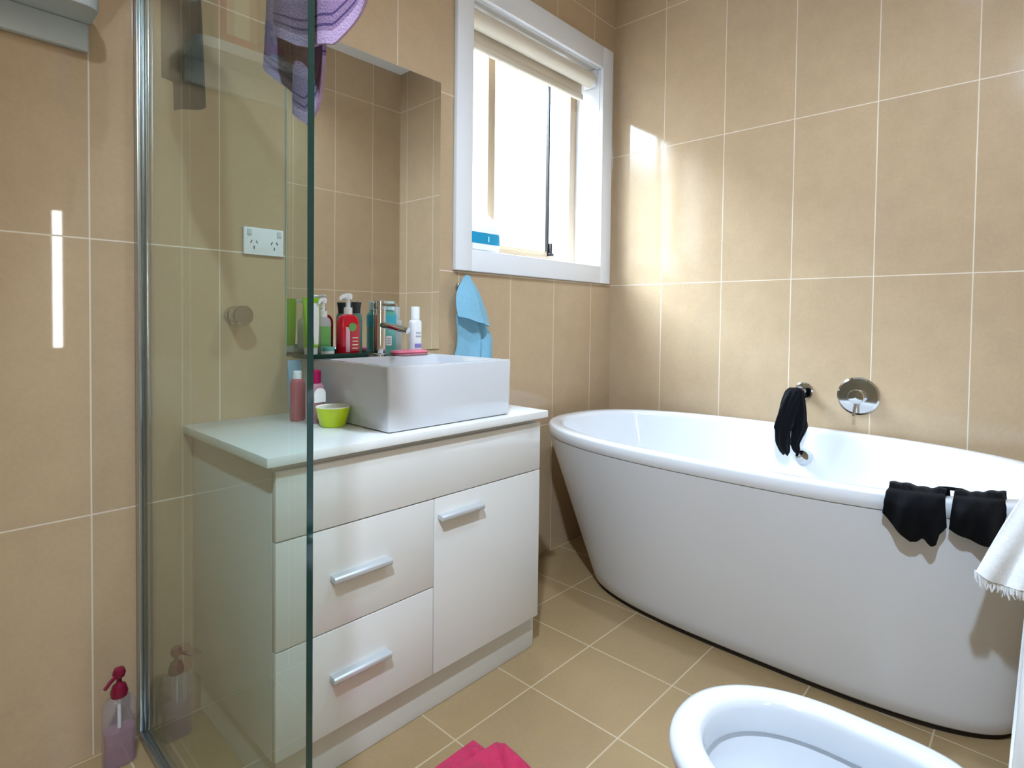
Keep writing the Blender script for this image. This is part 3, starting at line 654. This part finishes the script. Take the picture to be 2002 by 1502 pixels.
# pump bottle on the shower floor
fb = thing('pump_bottle', 'clear pump bottle with dark red pump on the shower floor', 'bottle', (-2.245, -0.070, 0))
bottle_body(-2.246, -0.072, 0.0, 0.072, 0.050, 0.165, 0.022, mat=pm('hazy clear plastic', '#a9a2ac', 0.2, alpha=0.22), parent=fb, shoulder=0.82)
mesh_obj('liquid', rings(bmesh.new(), [rrect(-2.246, -0.072, 0.032, 0.021, 0.018, 0.003), rrect(-2.246, -0.072, 0.032, 0.021, 0.018, 0.085)]), pm('pale pink lotion', '#b98a9c', 0.3, alpha=0.38), fb)
mesh_obj('dip_tube', tube([(-2.246, -0.072, 0.086), (-2.246, -0.072, 0.164)], 0.004, 8), M['white_p'], fb)
hx, hy = -2.246, -0.072
bm = lathe([(0, 0), (0.017, 0), (0.019, 0.010), (0.014, 0.026), (0.006, 0.032), (0.005, 0.044), (0.012, 0.047), (0.0145, 0.056), (0.011, 0.066), (0, 0.068)], (hx, hy, 0.1655), (0, 0, 1), 20)
tube([(hx-0.006, hy-0.004, 0.218), (hx-0.022, hy-0.014, 0.212), (hx-0.034, hy-0.022, 0.204)], [0.005, 0.0045, 0.004], 10, bm)
mesh_obj('pump', bm, M['cherry'], fb)

# ------------------------------------------------------------------ towels over the shower screen
pt = thing('bath_towel', 'mauve towel draped over the near end of the shower screen', 'towel', (-2.15, -0.77, 2.0))
def towel_near(u, v):
    """short layer against the glass, with a flap over to the shower side"""
    y = lerp(-0.690, -0.948, u)
    zb = plin([(0, 1.585), (0.35, 1.535), (0.62, 1.512), (0.78, 1.503), (1.0, 1.560)], u)
    if v < 0.12: x = -2.193 - 0.004*(1+math.sin(u*9)); z = lerp(1.84, 2.002, v/0.12)
    elif v < 0.18:
        a = PI*(1-(v-0.12)/0.06); x = -2.178 + 0.016*math.cos(a); z = 2.004 + 0.012*math.sin(a)
    else:
        t = (v-0.18)/0.82; x = -2.162 + 0.006*t + 0.006*t*(1+math.sin(u*13+2*t)); z = lerp(2.002, zb, t)
    if u > 0.66: x += 0.020*smooth((u-0.66)/0.34)*smooth((v-0.2)*2)
    return (x, y, z)
mesh_obj('near_layer', sheet(towel_near, 44, 50, 0.005), M['purple'], pt, sharp=80)
def towel_far(u, v):
    y = lerp(-0.596, -0.822, u) + 0.02*(1-v)
    zb = plin([(0, 1.566), (0.30, 1.508), (0.55, 1.455), (0.80, 1.412), (0.90, 1.440), (1.0, 1.50)], u)
    x = -2.122 + 0.012*math.sin(u*12+3*v) + 0.010*math.sin(u*5)
    return (x, y, lerp(2.000, zb, v))
mesh_obj('far_layer', sheet(towel_far, 44, 50, 0.006), M['purple'], pt, sharp=80)

def dark_out(u, v):
    y = lerp(-0.115, -0.405, u)
    zb = plin([(0, 1.665), (0.27, 1.632), (0.31, 1.565), (1.0, 1.522)], u)
    if v < 0.06: t = v/0.06; x = -2.190; z = lerp(1.93, 2.002, t)
    elif v < 0.12: t = (v-0.06)/0.06; a = PI*(1-t); x = -2.178 + 0.013*math.cos(a); z = 2.003 + 0.010*math.sin(a)
    else:
        t = (v-0.12)/0.88; x = -2.164 + 0.006*t*(1+math.sin(u*10)); z = lerp(2.002, zb, t)
        y = lerp(y, -0.24 + (y+0.26)*0.72, (1-t)*0.8)
    return (x, y, z)
dk = tag(mesh_obj('dark_cloth', sheet(dark_out, 60, 40, 0.004), M['dark_cloth'], None, sharp=80), 'charcoal cloth hanging over the shower screen near the wall', 'cloth')

# ------------------------------------------------------------------ black garments and white towel on the bath
# black sock over the spout
bs = thing('black_garment', 'crumpled black garment hanging over the bath spout', 'garment', (-0.12, -0.955, 0.8))
def lobe(bm, prof, ph):
    """one soft hanging lobe of cloth: prof rows are (z, offset to the right, half width, half depth)"""
    rv = Vector((0.686, -0.727, 0)); dv = Vector((0.727, 0.686, 0)); c0 = Vector((-0.146, -0.955, 0)); rs = []
    n = 26
    for k in range(n+1):
        q = k/n*(len(prof)-1); a = min(int(q), len(prof)-2); f = q-a
        z, o, w, d = (lerp(prof[a][m], prof[a+1][m], f) for m in range(4))
        ring = []
        for i in range(44):
            t = 2*PI*i/44; wob = 1 + 0.07*math.sin(3*t+ph+9*k/n) + 0.08*math.sin(7*t+2*ph+5*k/n) + 0.04*math.sin(11*t-8*k/n)
            p = c0 + rv*(o + w*wob*math.cos(t)) + dv*(d*wob*math.sin(t)); p.z = z + 0.007*math.sin(2*t+ph)*k/n
            ring.append(tuple(p))
        rs.append(ring)
    return rings(bm, rs)
gbm = bmesh.new()
lobe(gbm, [(0.828, 0.006, 0.018, 0.020), (0.815, 0.006, 0.030, 0.034), (0.775, -0.008, 0.034, 0.030), (0.720, -0.022, 0.034, 0.024), (0.668, -0.034, 0.036, 0.022), (0.655, -0.036, 0.030, 0.020), (0.610, -0.036, 0.027, 0.018), (0.575, -0.028, 0.019, 0.014), (0.562, -0.024, 0.010, 0.007)], 0.4)
lobe(gbm, [(0.828, 0.014, 0.012, 0.018), (0.815, 0.018, 0.022, 0.026), (0.770, 0.022, 0.024, 0.028), (0.720, 0.028, 0.026, 0.026), (0.670, 0.032, 0.029, 0.022), (0.640, 0.024, 0.026, 0.018), (0.600, 0.012, 0.018, 0.014), (0.572, 0.020, 0.014, 0.010)], 2.1)
mesh_obj('body', gbm, M['black_cloth'], bs, sharp=80)

# black bikini top over the front rim
FR = -0.930                                                          # outer face of the front rim
bk = thing('bikini_top', 'black bikini top with two cups hanging over the bath rim', 'garment', (-0.94, -1.5, 0.66))
def over_rim(y, s):
    """position on the rim: s<0 lies inside, 0..0.06 crosses the top, then hangs outside"""
    top = 0.6655
    yy = min(max(abs(y+0.925)/0.835, 0), 0.999); face = -0.470 - 0.460*(1-yy**2.7)**(1/2.7)
    if s < 0: return Vector((face+0.075, y, top+s))
    if s < 0.07: t = s/0.07; return Vector((face+0.075-0.075*t, y, top + 0.006*math.sin(PI*t)))
    t = s-0.07; return Vector((face-0.004-0.010*min(1, t/0.02), y, top-t))
def cup(y0, y1, outline, bulge, ph):
    def f(u, v):
        y = lerp(y0, y1, u); drop = plin(outline, u)
        s = lerp(-0.02, 0.07+drop, v)
        p = over_rim(y, s)
        if s > 0.05:
            k = min(1, (s-0.05)/0.04)
            p.x -= k*(bulge*math.sin(PI*min(1, max(0, u)))*math.sin(PI*min(1, (s-0.05)/max(0.02, drop+0.02)))*1.0 + 0.004*math.sin(14*u+ph+20*s) + 0.004)
        elif s >= 0: p.z += 0.005 + 0.003*math.sin(7*u+ph) + 0.0015*math.sin(23*u+2*ph)
        y_in = (y0+y1)/2; p.y = lerp(p.y, y_in, 0.10*math.sin(PI*v))
        return p
    return f
c1 = [(0, 0.050), (0.08, 0.062), (0.2, 0.078), (0.32, 0.096), (0.45, 0.112), (0.55, 0.110), (0.64, 0.098), (0.70, 0.100), (0.78, 0.116), (0.84, 0.112), (0.88, 0.086), (0.96, 0.074), (1.0, 0.066)]
c2 = [(0, 0.070), (0.25, 0.082), (0.5, 0.094), (0.70, 0.102), (0.78, 0.098), (0.9, 0.066), (1.0, 0.026)]
mesh_obj('cup', sheet(cup(-1.398, -1.522, c1, 0.022, 0.3), 44, 30, 0.004), M['black_cloth'], bk, sharp=80)
mesh_obj('cup', sheet(cup(-1.527, -1.628, c2, 0.026, 2.0), 36, 30, 0.004), M['black_cloth'], bk, sharp=80)
mesh_obj('strap', tube([over_rim(-1.500, 0.028)+Vector((0, 0, 0.008)), over_rim(-1.515, 0.026)+Vector((0, 0, 0.009)), over_rim(-1.526, 0.028)+Vector((0, 0, 0.009)), over_rim(-1.545, 0.028)+Vector((0, 0, 0.008))], 0.0045, 8), M['black_cloth'], bk)

# white fringed towel at the end of the bath
wt = thing('fringed_towel', 'white towel with a frayed fringe over the end of the bathtub', 'towel', (-0.9, -1.65, 0.66))
def wt_fn(u, v):
    # u along the rim towards the back wall; v from inside over the rim and down
    y = lerp(-1.60, -1.80, u)
    pt_ = [(0.40, 0.0)]
    yin = -1.60 - 0.10*u
    face_x = lerp(-0.865, -0.70, u)
    p0 = Vector((-0.735+0.06*u, -1.662-0.085*u, 0.690)); p1 = Vector((-0.950+0.13*u, -1.585-0.145*u, 0.535-0.035*min(1, u*3)))
    if v < 0.3: t = v/0.3; return (lerp(-0.58, p0.x, t), lerp(-1.655-0.08*u, p0.y, t), lerp(0.668, 0.690, t) + 0.006*math.sin(6*u+4*t))
    t = (v-0.3)/0.7
    p = p0.lerp(p1, t)
    return (p.x - 0.020*math.sin(PI*t) + 0.012*math.sin(16*u+3*t)*t, p.y, p.z + 0.016*math.sin(PI*t)*(1-0.5*t))
mesh_obj('towel_body', sheet(wt_fn, 40, 30, 0.005), M['white_cloth'], wt, sharp=80)
fr_bm = bmesh.new()
for i in range(46):
    u = i/45; p = Vector(wt_fn(u, 1.0)); L_f = 0.020 + 0.008*random.random()
    tube([p + Vector((0, 0, 0.004)), p + Vector((-0.004+0.006*random.random(), 0.006*random.random()-0.003, -L_f*0.5)), p + Vector((-0.004+0.008*random.random(), 0.008*random.random()-0.004, -L_f))], [0.0026, 0.0024, 0.0012], 6, fr_bm)
fo = mesh_obj('fringe', fr_bm, M['white_cloth'], wt); fo['kind'] = 'stuff'

# ------------------------------------------------------------------ toilet
to = thing('toilet', 'white toilet with its seat and lid raised in the foreground', 'toilet', (-1.66, -1.55, 0))
TXC = -1.662
def tr(ins, z, dz=0): return oval(TXC, 0.182-ins, -1.455, 0.222-ins, 0.190-ins*0.6, 2.15, 5.0, z, 72)
def tb(a, bp_, bmn, yc, z): return oval(TXC, a, yc, bp_, bmn, 2.2, 4.0, z, 72)
rs = [tb(0.105, 0.13, 0.27, -1.56, 0.001), tb(0.110, 0.135, 0.27, -1.56, 0.02), tb(0.105, 0.14, 0.27, -1.55, 0.12), tb(0.125, 0.165, 0.26, -1.52, 0.22), tb(0.160, 0.205, 0.21, -1.47, 0.32), tr(0.010, 0.37), tr(0.002, 0.395), tr(0.0, 0.408), tr(0.004, 0.417), tr(0.012, 0.420),
      tr(0.044, 0.420), tr(0.050, 0.417), tr(0.054, 0.408), tr(0.056, 0.372), tr(0.054, 0.366), tr(0.044, 0.364), tr(0.048, 0.350), tr(0.062, 0.32), tr(0.085, 0.27), tr(0.105, 0.235), tr(0.125, 0.222), tr(0.15, 0.215)]
mesh_obj('bowl', rings(bmesh.new(), rs), M['porcelain'], to, sharp=60)
mesh_obj('water', rings(bmesh.new(), [tr(0.0875, 0.2655), tr(0.0875, 0.2665)]), M['water'], to)
mesh_obj('cistern', B(TXC-0.185, TXC+0.185, YB+0.004, -1.752, 0.40, 0.80, 0.018, 3), M['porcelain'], to)
mesh_obj('cistern_lid', B(TXC-0.192, TXC+0.192, YB+0.003, -1.745, 0.801, 0.832, 0.010, 3), M['porcelain'], to)
mesh_obj('flush_button', lathe([(0, 0), (0.028, 0), (0.028, 0.004), (0, 0.006)], (TXC, -1.812, 0.832), (0, 0, 1), 24), M['chrome'], to)
def tilt_ring(z0, lean, y0, a, hgt, ins, y_off, n=72):
    """upright seat or lid outline leaning on the cistern"""
    pts = []
    for i in range(n):
        t = 2*PI*i/n; s = math.sin(t) >= 0; c_, s_ = sup(t, 2.15 if s else 5.0)
        hx_ = (a-ins)*c_; hz_ = (0.235-ins if s else 0.185-ins)*s_
        h_ = 0.19 + hz_; 
        pts.append((TXC + hx_, y0 + y_off - lean*h_, z0 + h_))
    return pts
LZ, LY, LEAN = 0.450, -1.663, 0.050
seat = rings(bmesh.new(), [tilt_ring(LZ, LEAN, LY, 0.186, 0, 0.045, -0.003), tilt_ring(LZ, LEAN, LY, 0.186, 0, 0.040, 0.0), tilt_ring(LZ, LEAN, LY, 0.186, 0, 0.008, 0.0), tilt_ring(LZ, LEAN, LY, 0.186, 0, 0.0, -0.006), tilt_ring(LZ, LEAN, LY, 0.186, 0, 0.0, -0.018), tilt_ring(LZ, LEAN, LY, 0.186, 0, 0.045, -0.019)], False, False)
bmesh.ops.bridge_loops(seat, edges=[e for e in seat.edges if e.is_boundary])
mesh_obj('seat', seat, M['plastic_white'], to, sharp=60)
lid = rings(bmesh.new(), [tilt_ring(LZ, LEAN, LY-0.021, 0.188, 0, 0.01, 0.0), tilt_ring(LZ, LEAN, LY-0.021, 0.188, 0, 0.0, -0.004), tilt_ring(LZ, LEAN, LY-0.021, 0.188, 0, 0.0, -0.014), tilt_ring(LZ, LEAN, LY-0.021, 0.188, 0, 0.012, -0.022)])
mesh_obj('lid', lid, M['plastic_white'], to, sharp=60)
mesh_obj('hinge', lathe([(0, -0.11), (0.010, -0.11), (0.010, 0.11), (0, 0.11)], (TXC, -1.650, 0.4315), (1, 0, 0), 16), M['chrome'], to)

# pink towel crumpled on the floor
def pink(u, v):
    x = lerp(-1.600, -1.810, u); y = lerp(-0.642, -0.99, v)
    k = smooth(u*7)*smooth(v*7)
    z = 0.007 + k*(0.010*(1+math.sin(9*u+7*v+1)) + 0.008*math.sin(17*u-11*v)**2 + 0.003*math.sin(31*u+23*v))
    return (x, y, z)
def pinkflap(u, v):
    x = lerp(-1.559, -1.72, u) - 0.020*v - 0.05*v*v; y = lerp(-0.712, -1.00, v) + 0.012*u
    k = smooth(u*6)*smooth(v*6)
    z = 0.014 + 0.016*smooth(u*5) + k*(0.012*math.sin(8*u+6*v) + 0.010*math.sin(13*u-9*v)**2)
    return (x, y, z)
pk = thing('pink_towel', 'hot pink towel lying folded on the floor in front of the vanity', 'towel', (-1.68, -0.8, 0))
mesh_obj('lower_layer', sheet(pink, 40, 44, 0.005), M['pink_cloth'], pk, sharp=80)
mesh_obj('upper_fold', sheet(pinkflap, 32, 40, 0.006), M['pink_cloth'], pk, sharp=80)

# white and blue pack on the window sill
bgp = thing('plastic_pack', 'white plastic pack with a blue band on the window sill', 'pack', (-0.92, 0.055, WZ0))
def pillow(zs):
    rs = []
    for z, hx, hy in zs: rs.append(rrect(-0.915, 0.065, hx, hy, min(hx, hy)*0.8, z))
    return rings(bmesh.new(), rs)
mesh_obj('body', pillow([(WZ0+0.0006, 0.085, 0.025), (WZ0+0.010, 0.100, 0.040), (WZ0+0.030, 0.104, 0.044), (WZ0+0.090, 0.100, 0.042), (WZ0+0.130, 0.085, 0.028), (WZ0+0.160, 0.055, 0.010), (WZ0+0.172, 0.045, 0.003)]), PC('thin white plastic film', '#f4f6f6', 0.3), bgp)
mesh_obj('blue_band', pillow([(WZ0+0.034, 0.1052, 0.0452), (WZ0+0.080, 0.1018, 0.0438)]), PC('blue printed band', '#0890b8', 0.35), bgp)
mesh_obj('print_mark', B(-0.905, -0.898, 0.0190, 0.0205, WZ0+0.044, WZ0+0.066), PC('pale blue print', '#a8dcec', 0.4), bgp, smooth=False)
